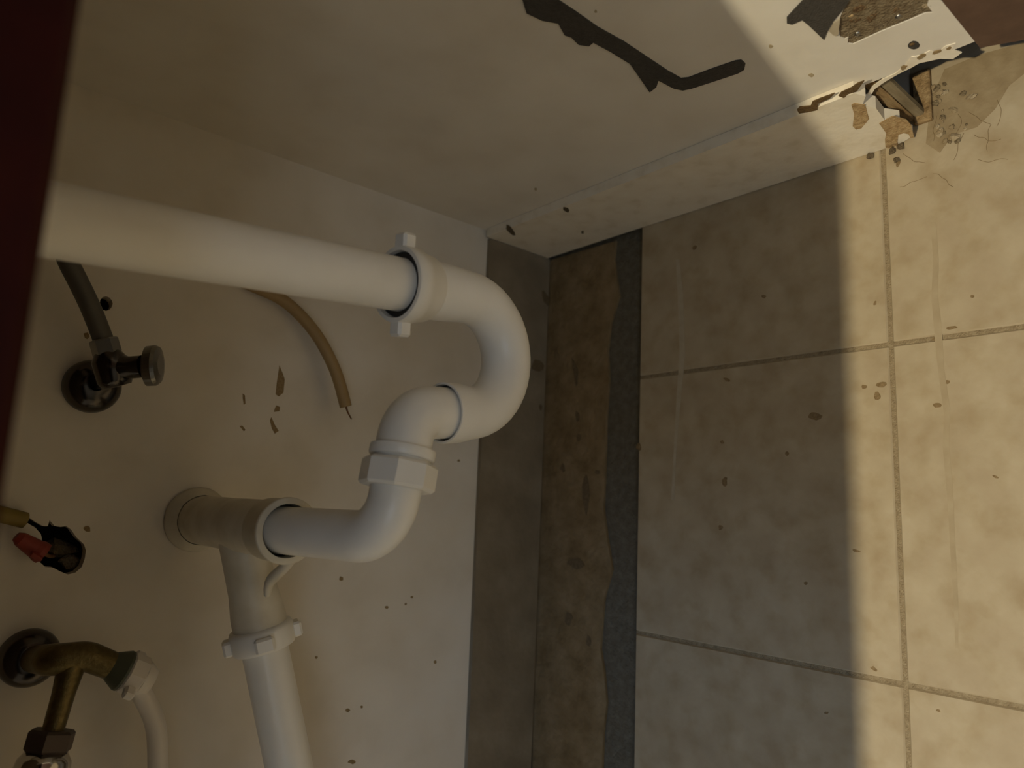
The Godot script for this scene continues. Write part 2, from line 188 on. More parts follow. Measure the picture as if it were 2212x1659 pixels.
# prism of a polygon: (a, b) pairs lie on u and v from origin, thickness from 0 to depth along n; the front rim may be chamfered inwards
func add_prism(st: SurfaceTool, poly: PackedVector2Array, origin: Vector3, u: Vector3, v: Vector3, n: Vector3, depth: float) -> void:
	if Geometry2D.is_polygon_clockwise(poly): poly.reverse()
	var idx := Geometry2D.triangulate_polygon(poly)
	var P := func(i: int, t: float) -> Vector3:
		return origin + u * poly[i].x + v * poly[i].y + n * t
	for i in range(0, idx.size(), 3):
		flat_tri(st, P.call(idx[i], depth), P.call(idx[i + 1], depth), P.call(idx[i + 2], depth), n)
		flat_tri(st, P.call(idx[i], 0.0), P.call(idx[i + 1], 0.0), P.call(idx[i + 2], 0.0), -n)
	var c := poly.size()
	for i in c:
		var j := (i + 1) % c
		var e := poly[j] - poly[i]
		quad(st, P.call(i, 0.0), P.call(j, 0.0), P.call(j, depth), P.call(i, depth), u * e.y - v * e.x)

# ---------------------------------------------------------------- helpers: objects
func build(st: SurfaceTool, called: String, m: String, parent: Node = self) -> MeshInstance3D:
	var o := MeshInstance3D.new()
	o.name = called
	o.mesh = st.commit()
	o.material_override = null
	o.mesh.surface_set_material(0, mats[m])
	o.cast_shadow = GeometryInstance3D.SHADOW_CASTING_SETTING_ON
	parent.add_child(o, true)
	return o

func tag(o: Node, label := "", category := "", group := "") -> Node:
	if label: o.set_meta("label", label)
	if category: o.set_meta("category", category)
	if group: o.set_meta("group", group)
	return o

func structure(o: Node, label: String) -> Node:
	o.set_meta("kind", "structure")
	o.set_meta("label", label)
	o.set_meta("category", String(o.name).split("_")[0])
	return o

func holder(called: String) -> Node3D:
	var o := Node3D.new()
	o.name = called
	add_child(o, true)
	return o

func box_part(called: String, m: String, parent: Node, lo: Vector3, hi: Vector3, bev := 0.001) -> MeshInstance3D:
	var st := begin()
	add_box(st, lo, hi, bev)
	return build(st, called, m, parent)

# thin patch on the side wall, the back wall or the floor
func patch(called: String, m: String, parent: Node, flat: Array, plane: String, at: float, thick: float) -> MeshInstance3D:
	var st := begin()
	if plane == "side": add_prism(st, pairs(flat), V(at, 0, 0), V(0, 0, 1), V(0, 1, 0), V(-1, 0, 0), thick)
	elif plane == "back": add_prism(st, pairs(flat), V(0, 0, at), V(1, 0, 0), V(0, 1, 0), V(0, 0, 1), thick)
	else: add_prism(st, pairs(flat), V(0, at, 0), V(1, 0, 0), V(0, 0, 1), V(0, 1, 0), thick)
	return build(st, called, m, parent)

func csg_hole(parent: CSGShape3D, flat: Array, xf: Transform3D, depth: float) -> void:
	var h := CSGPolygon3D.new()
	h.name = "opening"
	h.operation = CSGShape3D.OPERATION_SUBTRACTION
	h.polygon = pairs(flat)
	h.depth = depth
	h.transform = xf
	h.material = parent.material
	parent.add_child(h, true)

# ---------------------------------------------------------------- materials
func noise_tex(freq: float, stops: Array, seed_: int, size := 512, octaves := 5, kind := FastNoiseLite.TYPE_SIMPLEX_SMOOTH, gain := 0.5) -> NoiseTexture2D:
	var n := FastNoiseLite.new()
	n.noise_type = kind; n.seed = seed_; n.frequency = freq; n.fractal_octaves = octaves; n.fractal_gain = gain
	var t := NoiseTexture2D.new()
	t.width = size; t.height = size; t.seamless = true; t.noise = n
	var g := Gradient.new()
	var offs := PackedFloat32Array(); var cols := PackedColorArray()
	for s in stops:
		offs.append(s[0]); cols.append(s[1])
	g.offsets = offs; g.colors = cols
	t.color_ramp = g
	return t

func grey(v: float) -> Color:
	return Color(v, v, v)

# paint, plaster, tile, wood ...: mottled colour, rough relief, mapped in the world so that pieces differ
func mottled(called: String, stops: Array, rough: float, scale: float, freq := 0.012, relief := 0.0, seed_ := 1, spec := 0.4, world := true) -> StandardMaterial3D:
	var m := StandardMaterial3D.new()
	m.resource_name = called
	m.albedo_texture = noise_tex(freq, stops, seed_)
	m.roughness = rough
	m.metallic_specular = spec
	m.uv1_triplanar = true
	m.uv1_world_triplanar = world
	m.uv1_scale = Vector3.ONE * scale
	if relief > 0.0:
		m.heightmap_enabled = true
		m.heightmap_scale = relief
		m.heightmap_texture = noise_tex(freq * 3.0, [[0.0, grey(0.0)], [1.0, grey(1.0)]], seed_ + 7)
	mats[called] = m
	return m

func plain(called: String, c: Color, rough: float, metal := 0.0, spec := 0.5) -> StandardMaterial3D:
	var m := StandardMaterial3D.new()
	m.resource_name = called
	m.albedo_color = c
	m.roughness = rough
	m.metallic = metal
	m.metallic_specular = spec
	mats[called] = m
	return m

func c8(r: int, g: int, b: int) -> Color:
	return Color(r / 255.0, g / 255.0, b / 255.0)

func make_materials() -> void:
	mottled("wall_paint", [[0.0, c8(214, 204, 186)], [0.45, c8(222, 213, 197)], [1.0, c8(228, 220, 206)]], 0.72, 2.2, 0.008, 0.03, 3)
	mottled("side_paint", [[0.0, c8(212, 203, 187)], [0.5, c8(219, 211, 196)], [1.0, c8(224, 217, 203)]], 0.7, 2.0, 0.008, 0.03, 4)
	mottled("skirting_paint", [[0.0, c8(216, 203, 178)], [0.4, c8(229, 218, 197)], [1.0, c8(234, 225, 206)]], 0.65, 5.0, 0.01, 0.02, 12)
	mottled("bare_skirting", [[0.0, c8(122, 109, 88)], [0.4, c8(131, 118, 96)], [0.7, c8(137, 124, 102)], [1.0, c8(146, 133, 111)]], 0.85, 3.0, 0.01, 0.05, 5)
	mottled("tile_glaze", [[0.0, c8(166, 149, 121)], [0.3, c8(171, 154, 126)], [0.5, c8(174, 158, 130)], [0.7, c8(177, 161, 133)], [1.0, c8(182, 167, 140)]], 0.55, 2.6, 0.014, 0.03, 6, 0.3)
	mats["tile_glaze"].detail_enabled = true
	mats["tile_glaze"].detail_blend_mode = BaseMaterial3D.BLEND_MODE_MUL
	mats["tile_glaze"].detail_albedo = noise_tex(0.02, [[0.0, c8(236, 230, 220)], [0.3, c8(248, 246, 242)], [0.55, c8(255, 255, 255)], [1.0, c8(255, 255, 255)]], 15, 512, 5)
	mottled("grout", [[0.0, c8(128, 111, 84)], [0.5, c8(146, 129, 100)], [1.0, c8(160, 144, 115)]], 0.95, 14.0, 0.02, 0.08, 8)
	mottled("mortar", [[0.0, c8(114, 95, 64)], [0.3, c8(127, 107, 75)], [0.6, c8(135, 115, 83)], [1.0, c8(147, 127, 95)]], 0.95, 4.0, 0.012, 0.12, 9)
	mottled("concrete", [[0.0, c8(90, 83, 68)], [0.5, c8(100, 93, 78)], [1.0, c8(112, 105, 90)]], 0.95, 6.0, 0.02, 0.1, 10)
	mottled("room_paint", [[0.0, c8(214, 204, 186)], [1.0, c8(228, 220, 206)]], 0.8, 1.0, 0.008, 0.0, 21)
	mottled("ceiling_paint", [[0.0, c8(226, 222, 214)], [1.0, c8(236, 233, 226)]], 0.85, 1.0, 0.008, 0.0, 22)
	mottled("white_plastic", [[0.0, c8(226, 222, 212)], [0.5, c8(234, 231, 223)], [1.0, c8(238, 236, 230)]], 0.34, 3.0, 0.006, 0.0, 23, 0.5)
	mottled("old_plastic", [[0.0, c8(188, 178, 154)], [0.5, c8(206, 198, 178)], [1.0, c8(216, 209, 192)]], 0.45, 5.0, 0.01, 0.01, 24, 0.5)
	mottled("raw_wood", [[0.0, c8(104, 82, 52)], [0.4, c8(138, 112, 76)], [0.7, c8(152, 126, 88)], [1.0, c8(170, 145, 106)]], 0.85, 12.0, 0.01, 0.1, 25)
	mats["raw_wood"].uv1_scale = Vector3(14, 3, 14)
	mottled("grey_wood", [[0.0, c8(112, 98, 74)], [0.5, c8(134, 120, 94)], [1.0, c8(152, 138, 112)]], 0.85, 12.0, 0.01, 0.05, 45)
	mats["grey_wood"].uv1_scale = Vector3(14, 3, 14)
	mottled("pale_wood", [[0.0, c8(150, 120, 80)], [0.5, c8(176, 148, 106)], [1.0, c8(196, 170, 128)]], 0.85, 20.0, 0.012, 0.05, 26)
	mottled("brown_board", [[0.0, c8(82, 62, 49)], [0.5, c8(90, 68, 54)], [1.0, c8(98, 75, 60)]], 0.6, 6.0, 0.01, 0.02, 27)
	mottled("rust", [[0.0, c8(66, 48, 32)], [0.35, c8(104, 78, 50)], [0.6, c8(122, 98, 66)], [0.8, c8(110, 100, 76)], [1.0, c8(146, 130, 100)]], 0.95, 22.0, 0.02, 0.2, 28)
	mottled("cavity", [[0.0, c8(96, 80, 58)], [0.5, c8(122, 106, 80)], [1.0, c8(138, 124, 98)]], 0.95, 12.0, 0.02, 0.15, 29)
	mottled("adhesive", [[0.0, c8(60, 56, 50)], [0.5, c8(68, 64, 58)], [1.0, c8(76, 72, 66)]], 0.8, 16.0, 0.02, 0.05, 30)
	mottled("plaster", [[0.0, c8(150, 132, 102)], [0.5, c8(166, 148, 118)], [1.0, c8(184, 168, 140)]], 0.95, 18.0, 0.02, 0.15, 31)
	mottled("red_board", [[0.0, c8(44, 12, 9)], [0.5, c8(50, 14, 10)], [1.0, c8(58, 18, 11)]], 0.65, 4.0, 0.01, 0.02, 32, 0.25)
	mottled("counter_stone", [[0.0, c8(84, 70, 56)], [1.0, c8(104, 88, 72)]], 0.4, 4.0, 0.02, 0.0, 33)
	mottled("dirt", [[0.0, c8(138, 119, 89)], [0.5, c8(150, 131, 100)], [1.0, c8(160, 142, 111)]], 0.95, 6.0, 0.015, 0.02, 34)
	mottled("tile_residue", [[0.0, c8(158, 141, 112)], [0.5, c8(166, 149, 120)], [1.0, c8(173, 157, 128)]], 0.9, 4.0, 0.02, 0.0, 35)
	mottled("pale_caulk", [[0.0, c8(170, 156, 130)], [1.0, c8(184, 171, 147)]], 0.7, 6.0, 0.02, 0.0, 36)
	mottled("scuff_brown", [[0.0, c8(92, 70, 40)], [0.5, c8(112, 88, 54)], [1.0, c8(128, 104, 68)]], 0.95, 30.0, 0.02, 0.1, 37)
	mottled("mark_dark", [[0.0, c8(88, 74, 54)], [0.5, c8(104, 90, 68)], [1.0, c8(122, 106, 82)]], 0.95, 30.0, 0.02, 0.1, 38)
	mottled("faint_mark", [[0.0, c8(98, 83, 58)], [0.5, c8(108, 92, 67)], [1.0, c8(120, 104, 78)]], 0.95, 20.0, 0.02, 0.02, 46)
	mottled("smudge", [[0.0, c8(162, 146, 116)], [1.0, c8(184, 169, 140)]], 0.9, 20.0, 0.02, 0.0, 47)
	mottled("wall_scuff", [[0.0, c8(132, 110, 74)], [0.5, c8(146, 124, 88)], [1.0, c8(160, 140, 104)]], 0.95, 24.0, 0.02, 0.02, 48)
	mottled("tile_mark", [[0.0, c8(120, 98, 66)], [1.0, c8(148, 126, 92)]], 0.95, 20.0, 0.02, 0.05, 39)
	mottled("brass", [[0.0, c8(88, 76, 46)], [0.5, c8(104, 91, 58)], [1.0, c8(120, 107, 72)]], 0.42, 16.0, 0.02, 0.02, 40)
	mats["brass"].metallic = 0.85
	plain("chrome", c8(196, 194, 190), 0.12, 1.0)
	plain("dull_chrome", c8(150, 148, 142), 0.32, 1.0)
	plain("dark_chrome", c8(84, 80, 76), 0.2, 1.0)
	plain("black_rubber", c8(44, 42, 38), 0.75)
	plain("grey_hose", c8(92, 88, 80), 0.55, 0.3)
	plain("dark_nut", c8(74, 62, 54), 0.5, 0.4)
	plain("dark_green_collar", c8(76, 80, 66), 0.5, 0.2)
	plain("tan_sheath", c8(158, 132, 88), 0.6)
	plain("red_plastic", c8(132, 44, 26), 0.55)
	plain("yellow_sheath", c8(128, 108, 44), 0.6)
	plain("copper_wire", c8(120, 84, 52), 0.5, 0.7)
	plain("milky_plastic", c8(214, 208, 200), 0.3)
	plain("steel_screw", c8(150, 146, 138), 0.3, 1.0)
	plain("window_frame", c8(232, 230, 226), 0.5)
	var g := plain("pane_glass", Color(0.95, 0.98, 1.0, 0.08), 0.02)
	g.transparency = BaseMaterial3D.TRANSPARENCY_ALPHA
	var b := plain("bulb_glow", c8(255, 236, 206), 0.4)
	b.emission_enabled = true
	b.emission = Color(1.0, 0.945, 0.81)
	b.emission_energy_multiplier = 6.0

# ---------------------------------------------------------------- plumbing
func lugs(st: SurfaceTool, origin: Vector3, axis: Vector3, angles: Array, r0: float, r1: float, h0: float, h1: float, half: float) -> void:
	var f := frame_of(axis)
	for a in angles:
		var d: Vector3 = f[0] * cos(a) + f[1] * sin(a)
		var s: Vector3 = f[2].cross(d)
		add_box(st, V(r0, -half, h0), V(r1, half, h1), 0.002, Transform3D(Basis(d, s, f[2]), origin))

func make_trap() -> void:
	var nut_at := V(-0.2050, 0.4370, 0.3037)
	var down := V(0.1082, -0.9870, -0.1189).normalized()
	var across := (V(-1, 0, 0) - down * V(-1, 0, 0).dot(down)).normalized()
	# tailpiece
	var st := begin()
	add_tube(st, [nut_at - down * 0.366, nut_at - down * 0.2, nut_at + down * 0.035], 0.0198, 40)
	tag(build(st, "drain_tailpiece", "white_plastic"), "long straight white plastic pipe dropping from the sink into the winged nut of the trap", "pipe")
	# trap
	var t := holder("sink_trap")
	tag(t, "white plastic U-bend trap with winged nut, swivel elbow and hexagonal nut", "trap")
	st = begin()
	add_lathe(st, [[0.0250, 0.0], [0.0280, 0.0], [0.0288, 0.0015], [0.0285, 0.013], [0.0272, 0.0145], [0.0255, 0.026], [0.0222, 0.031]], nut_at - down * 0.004, down, 48, true)
	add_lathe(st, [[0.0232, 0.010], [0.0250, 0.0]], nut_at - down * 0.004, down, 48)
	lugs(st, nut_at - down * 0.004, down, [TAU * 0.25 + 0.12, TAU * 0.75 + 0.12], 0.026, 0.0385, 0.0005, 0.0125, 0.0065)
	build(st, "wing_nut", "white_plastic", t)
	st = begin()
	add_lathe(st, [[0.0199, 0.0], [0.0238, 0.0], [0.0238, 0.006], [0.0199, 0.006]], nut_at - down * 0.001, down, 40)
	build(st, "seal_ring", "black_rubber", t)
	var a := nut_at + down * 0.066
	var sep := 0.094
	var path := [nut_at + down * 0.012, nut_at + down * 0.04, a]
	var c := a + across * sep * 0.5
	for k in range(1, 25):
		var w := PI * k / 24.0
		path.append(c - across * cos(w) * sep * 0.5 + down * sin(w) * sep * 0.5)
	var b := a + across * sep
	var up_end := b - down * 0.026
	path.append(b - down * 0.012)
	path.append(up_end)
	st = begin()
	add_tube(st, path, [[0.0, 0.0226], [0.2, 0.0226], [0.212, 0.0210], [0.88, 0.0208], [0.93, 0.0232], [1.0, 0.0236]], 44, false)
	# rim of the outlet socket
	add_lathe(st, [[0.0236, 0.0], [0.0234, 0.0015], [0.0218, 0.0015], [0.0212, -0.012]], up_end, -down, 44)
	build(st, "u_bend", "white_plastic", t)
	st = begin()
	add_lathe(st, [[0.0197, 0.0], [0.0212, 0.0], [0.0212, -0.005]], up_end + down * 0.003, -down, 40)
	build(st, "seal_ring", "black_rubber", t)
	# swivel elbow
	var k1 := V(-0.2978, 0.4200, 0.3017)
	var k2 := V(-0.3885, 0.4330, 0.3035)
	var run := (k2 - k1).normalized()
	var nut2 := k1 + run * 0.040
	st = begin()
	var e := fillet([up_end + down * 0.012, k1, nut2 + run * 0.004], [0.0255], 18)
	add_tube(st, e, [[0.0, 0.0196], [0.22, 0.0196], [0.3, 0.0200], [1.0, 0.0208]], 40)
	add_lathe(st, [[0.0208, -0.0005], [0.0238, 0.0], [0.0240, 0.0015], [0.0240, 0.0065], [0.0232, 0.0075], [0.0200, 0.0078]], nut2 - run * 0.013, run, 44, true)
	build(st, "swivel_elbow", "white_plastic", t)
	# hexagonal nut
	st = begin()
	add_nut(st, nut2 - run * 0.003, run, 0.0275, 0.0195, 8, 0.018, 0.62, 0.002)
	build(st, "hexagonal_nut", "white_plastic", t)
	# outlet bend into the tee
	var tee := V(-0.3890, 0.4570, 0.1960)
	st = begin()
	add_tube(st, fillet([nut2 + run * 0.004, k2, tee - V(0, 0, 0.011)], [0.030], 18), 0.0186, 40)
	build(st, "outlet_bend", "white_plastic", t)

func make_tee() -> void:
	var wall := V(-0.3878, 0.4610, -0.006)
	var mouth := V(-0.3890, 0.4570, 0.1960)
	var out := (mouth - wall).normalized()
	var length := (mouth - wall).length()
	var t := holder("waste_tee")
	tag(t, "yellowed white plastic tee fitting joining the trap outlet to the wall", "pipe fitting")
	var st := begin()
	add_tube(st, [wall, wall + out * length * 0.5, mouth - out * 0.030], 0.0232, 40)
	build(st, "tee_body", "old_plastic", t)
	st = begin()
	add_lathe(st, [[0.0200, 0.0], [0.0310, 0.0], [0.0315, 0.002], [0.0300, 0.006], [0.0262, 0.010], [0.0238, 0.016]], wall + out * 0.0004, out, 44, true)
	build(st, "wall_flange", "old_plastic", t)
	st = begin()
	add_lathe(st, [[0.0230, -0.034], [0.0252, -0.030], [0.0252, -0.006], [0.0262, -0.004], [0.0262, -0.0005], [0.0255, 0.0], [0.0212, 0.0], [0.0205, -0.012]], mouth, out, 44, true)
	build(st, "socket_collar", "old_plastic", t)
	var start := wall + out * 0.106
	var away := V(-1, -0.30, 0.05).normalized()
	st = begin()
	add_tube(st, [start, start + away * 0.03, start + away * 0.060, start + away * 0.080, start + away * 0.102], [[0.0, 0.0200], [0.58, 0.0205], [0.68, 0.0225], [0.8, 0.0232], [1.0, 0.0232]], 40)
	build(st, "branch_socket", "old_plastic", t)
	var nut := start + away * 0.090
	st = begin()
	add_lathe(st, [[0.0232, 0.0], [0.0262, 0.001], [0.0275, 0.004], [0.0275, 0.017], [0.0260, 0.020], [0.0205, 0.020]], nut, away, 44, true)
	lugs(st, nut, away, [0.35, 0.35 + TAU * 0.25, 0.35 + TAU * 0.5, 0.35 + TAU * 0.75], 0.025, 0.0335, 0.005, 0.018, 0.008)
	build(st, "wing_nut", "white_plastic", t)
	# moulded web in the crotch and the small clip under the collar
	st = begin()
	add_tube(st, smooth_path([mouth + V(-0.018, -0.020, -0.024), mouth + V(-0.030, -0.016, -0.034), mouth + V(-0.044, -0.012, -0.052), mouth + V(-0.056, -0.014, -0.060)], 6), [[0.0, 0.004], [0.6, 0.005], [1.0, 0.003]], 12)
	build(st, "clip", "old_plastic", t)
	# pipe from the other basin
	st = begin()
	add_tube(st, [nut + away * 0.021, nut + away * 0.2, nut + away * 0.9], 0.0198, 40)
	tag(build(st, "waste_pipe", "white_plastic"), "white plastic waste pipe running along the wall out of the tee branch nut", "pipe")

func escutcheon(parent: Node, at: Vector3, r: float, m: String) -> void:
	var st := begin()
	var prof := []
	prof.append([r, 0.0])
	for k in range(1, 9):
		var w := PI * 0.5 * k / 8.0
		prof.append([0.006 + (r - 0.006) * cos(w), 0.002 + r * 0.72 * sin(w)])
	add_lathe(st, prof, at, V(0, 0, 1), 44, true)
	build(st, "escutcheon", m, parent)

func make_chrome_valve() -> void:
	var wall := V(-0.2700, 0.5685, -0.006)
	var t := holder("stop_valve")
	tag(t, "chrome stop valve with a round wall cover and oval handle, grey hose above it", "valve")
	escutcheon(t, wall, 0.0245, "dark_chrome")
	var body := V(-0.2600, 0.5660, 0.052)
	var st := begin()
	add_tube(st, [wall + V(0, 0, 0.004), body], 0.0075, 24)
	build(st, "stub_pipe", "dark_chrome", t)
	st = begin()
	var up := V(0.0210, 0.0085, 0.0005).normalized()
	add_lathe(st, [[0.0, -0.016], [0.012, -0.015], [0.0145, -0.010], [0.0145, 0.008], [0.0115, 0.013], [0.0095, 0.016]], body, up, 28, true)
	build(st, "valve_body", "dark_chrome", t)
	st = begin()
	add_nut(st, body + up * 0.013, up, 0.0115, 0.014, 6, 0.0, 0.2, 0.0012)
	build(st, "hose_nut", "dull_chrome", t)
	var knob := V(-0.2552, 0.5400, 0.0740)
	var axis := (knob - body).normalized()
	st = begin()
	add_lathe(st, [[0.0115, 0.0], [0.0115, 0.012], [0.0098, 0.015], [0.0098, 0.026]], body, axis, 24, true)
	build(st, "handle_stem", "dark_chrome", t)
	# oval handle: a flattened, fluted grip
	st = begin()
	var f := frame_of(axis)
	var seg := 32
	var ring := func(s: float, h: float) -> Array:
		var o := []
		for k in seg:
			var w := TAU * k / seg
			o.append(knob + f[2] * h + f[0] * cos(w) * 0.0185 * s + f[1] * sin(w) * 0.0122 * s)
		return o
	var rings := [ring.call(0.75, -0.006), ring.call(0.98, -0.004), ring.call(1.0, 0.003), ring.call(0.9, 0.006), ring.call(0.5, 0.0075)]
	for i in rings.size() - 1:
		for k in seg:
			var mid: Vector3 = (rings[i][k] + rings[i + 1][k]) * 0.5 - knob
			quad(st, rings[i][k], rings[i][(k + 1) % seg], rings[i + 1][(k + 1) % seg], rings[i + 1][k], mid)
	for k in seg:
		flat_tri(st, knob + f[2] * 0.0075, rings[4][k], rings[4][(k + 1) % seg], f[2])
		flat_tri(st, knob - f[2] * 0.006, rings[0][k], rings[0][(k + 1) % seg], -f[2])
	build(st, "oval_handle", "dull_chrome", t)
	st = begin()
	var h := body + up * 0.026
	add_tube(st, smooth_path([h, V(-0.2080, 0.5905, 0.0545), V(-0.1780, 0.6090, 0.055), V(-0.1480, 0.6300, 0.058), V(-0.1300, 0.690, 0.080), V(-0.1400, 0.798, 0.150)], 8), 0.0082, 20)
	tag(build(st, "supply_hose", "grey_hose"), "dark grey flexible hose rising from the chrome stop valve behind the white tailpiece", "hose")

func make_brass_valve() -> void:
	var wall := V(-0.5068, 0.5871, -0.006)
	var t := holder("brass_valve")
	tag(t, "old brass angle valve with round chrome wall cover and a white nut", "valve")
	escutcheon(t, wall, 0.0240, "dark_chrome")
	var top := V(-0.4965, 0.5760, 0.050)
	var mid := V(-0.4985, 0.5560, 0.052)
	var low := V(-0.5095, 0.5330, 0.054)
	var st := begin()
	add_tube(st, fillet([wall + V(0, 0, 0.006), V(-0.5000, 0.5800, 0.050), mid, low], [0.012, 0.02], 8), [[0.0, 0.0105], [0.5, 0.0125], [1.0, 0.0110]], 26)
	build(st, "brass_body", "brass", t)
	var dir := (low - mid).normalized()
	st = begin()
	add_lathe(st, [[0.0, 0.0], [0.0105, 0.0], [0.0155, 0.010], [0.0165, 0.012], [0.0165, 0.014], [0.0, 0.014]], low - dir * 0.006, dir, 28)
	build(st, "cone_collar", "dark_green_collar", t)
	st = begin()
	add_nut(st, low + dir * 0.008, dir, 0.0165, 0.016, 8, 0.0, 0.1, 0.002)
	add_lathe(st, [[0.0150, 0.015], [0.0130, 0.019], [0.0105, 0.024], [0.0, 0.026]], low + dir * 0.008, dir, 28, true)
	build(st, "plastic_nut", "milky_plastic", t)
	st = begin()
	lugs(st, low + dir * 0.008, dir, [0.9], 0.014, 0.024, 0.004, 0.013, 0.004)
	build(st, "wing", "milky_plastic", t)
	st = begin()
	lugs(st, low + dir * 0.008, dir, [0.9 + PI], 0.014, 0.024, 0.004, 0.013, 0.004)
	build(st, "wing", "milky_plastic", t)
	var b0 := V(-0.5060, 0.5660, 0.052)
	var b1 := V(-0.5540, 0.5738, 0.056)
	var bd := (b1 - b0).normalized()
	st = begin()
	add_tube(st, [b0 - bd * 0.006, b0 + bd * 0.02, b1], [[0.0, 0.0110], [0.5, 0.0085], [1.0, 0.0080]], 24)
	build(st, "brass_branch", "brass", t)
	st = begin()
	add_nut(st, b1 - bd * 0.002, bd, 0.0175, 0.016, 6, 0.0, 0.4, 0.002)
	build(st, "dark_nut", "dark_nut", t)
	st = begin()
	add_lathe(st, [[0.0, 0.014], [0.0150, 0.014], [0.0190, 0.020], [0.0205, 0.030], [0.0205, 0.075], [0.0, 0.078]], b1, bd, 32, true)
	build(st, "chrome_sleeve", "chrome", t)
	# white tube
	st = begin()
	var s := low + dir * 0.022
	add_tube(st, smooth_path([s + V(-0.004, 0.002, 0.0), V(-0.5340, 0.5090, 0.052), V(-0.5600, 0.4955, 0.052), V(-0.5960, 0.4890, 0.052), V(-0.6500, 0.4820, 0.052), V(-0.8000, 0.4660, 0.052), V(-1.1000, 0.4500, 0.052)], 8), 0.0082, 20)
	tag(build(st, "water_tube", "milky_plastic"), "thin white plastic tube curving away from the brass valve", "tube")

func make_wires() -> void:
	var st := begin()
	add_tube(st, smooth_path([V(-0.1350, 0.460, -0.010), V(-0.1440, 0.4290, 0.002), V(-0.1548, 0.3955, 0.006), V(-0.1828, 0.3625, 0.012), V(-0.2208, 0.3383, 0.018), V(-0.2604, 0.3235, 0.022)], 8), 0.0066, 18)
	var cable := tag(build(st, "cable_stub", "tan_sheath"), "tan cable stub curving off the wall behind the tailpiece", "cable")
	st = begin()
	add_tube(st, [V(-0.2600, 0.3236, 0.022), V(-0.2665, 0.3212, 0.023), V(-0.2740, 0.3175, 0.026)], [[0.0, 0.0012], [1.0, 0.0007]], 8)
	build(st, "wire_end", "copper_wire", cable)
	# red connector on a thin wire by the ragged hole
	var t := holder("wire_connector")
	tag(t, "small red plastic wire connector hanging out of the ragged wall hole", "connector")
	var tip := V(-0.4050, 0.6120, 0.012)
	var axis := (V(-0.4200, 0.5890, 0.010) - tip).normalized()
	st = begin()
	add_lathe(st, [[0.0, 0.0], [0.0040, 0.0], [0.0062, 0.004], [0.0080, 0.018], [0.0092, 0.022], [0.0092, 0.026], [0.0, 0.026]], tip, axis, 10)
	lugs(st, tip, axis, [0.4, 0.4 + PI], 0.007, 0.0125, 0.016, 0.026, 0.002)
	build(st, "connector_cap", "red_plastic", t)
	st = begin()
	add_tube(st, smooth_path([tip + axis * 0.024, V(-0.4215, 0.5850, 0.006), V(-0.4230, 0.5780, -0.014), V(-0.4230, 0.5760, -0.040)], 6), 0.0016, 10)
	build(st, "lead", "copper_wire", t)
	st = begin()
	add_tube(st, smooth_path([V(-0.3700, 0.700, 0.020), V(-0.3800, 0.660, 0.012), V(-0.3870, 0.626, 0.006), V(-0.3920, 0.606, 0.001)], 8), 0.0068, 16)
	tag(build(st, "yellow_cable", "yellow_sheath"), "yellow sheathed cable end above the ragged wall hole", "cable")

func crumb(called: String, m: String, at: Vector3, size: Vector3, rng: RandomNumberGenerator, parent: Node = self, still := false) -> MeshInstance3D:
	# a faceted lump, squashed and turned
	var st := begin()
	var pts := []
	var turn := Basis() if still else Basis(Vector3.UP, rng.randf() * TAU)
	for j in 4:
		var ring := []
		for k in 7:
			var th := PI * (j + 0.5) / 4.0
			var ph := TAU * k / 7.0
			var r := rng.randf_range(0.55, 1.15)
			ring.append(at + turn * (V(sin(th) * cos(ph), cos(th), sin(th) * sin(ph)) * r * size))
		pts.append(ring)
	for j in 3:
		for k in 7:
			quad(st, pts[j][k], pts[j][(k + 1) % 7], pts[j + 1][(k + 1) % 7], pts[j + 1][k], (pts[j][k] + pts[j + 1][(k + 1) % 7]) * 0.5 - at)
	for k in 7:
		flat_tri(st, at + Vector3.UP * size.y, pts[0][k], pts[0][(k + 1) % 7], Vector3.UP)
		flat_tri(st, at - Vector3.UP * size.y * 0.95, pts[3][k], pts[3][(k + 1) % 7], Vector3.DOWN)
	return build(st, called, m, parent)

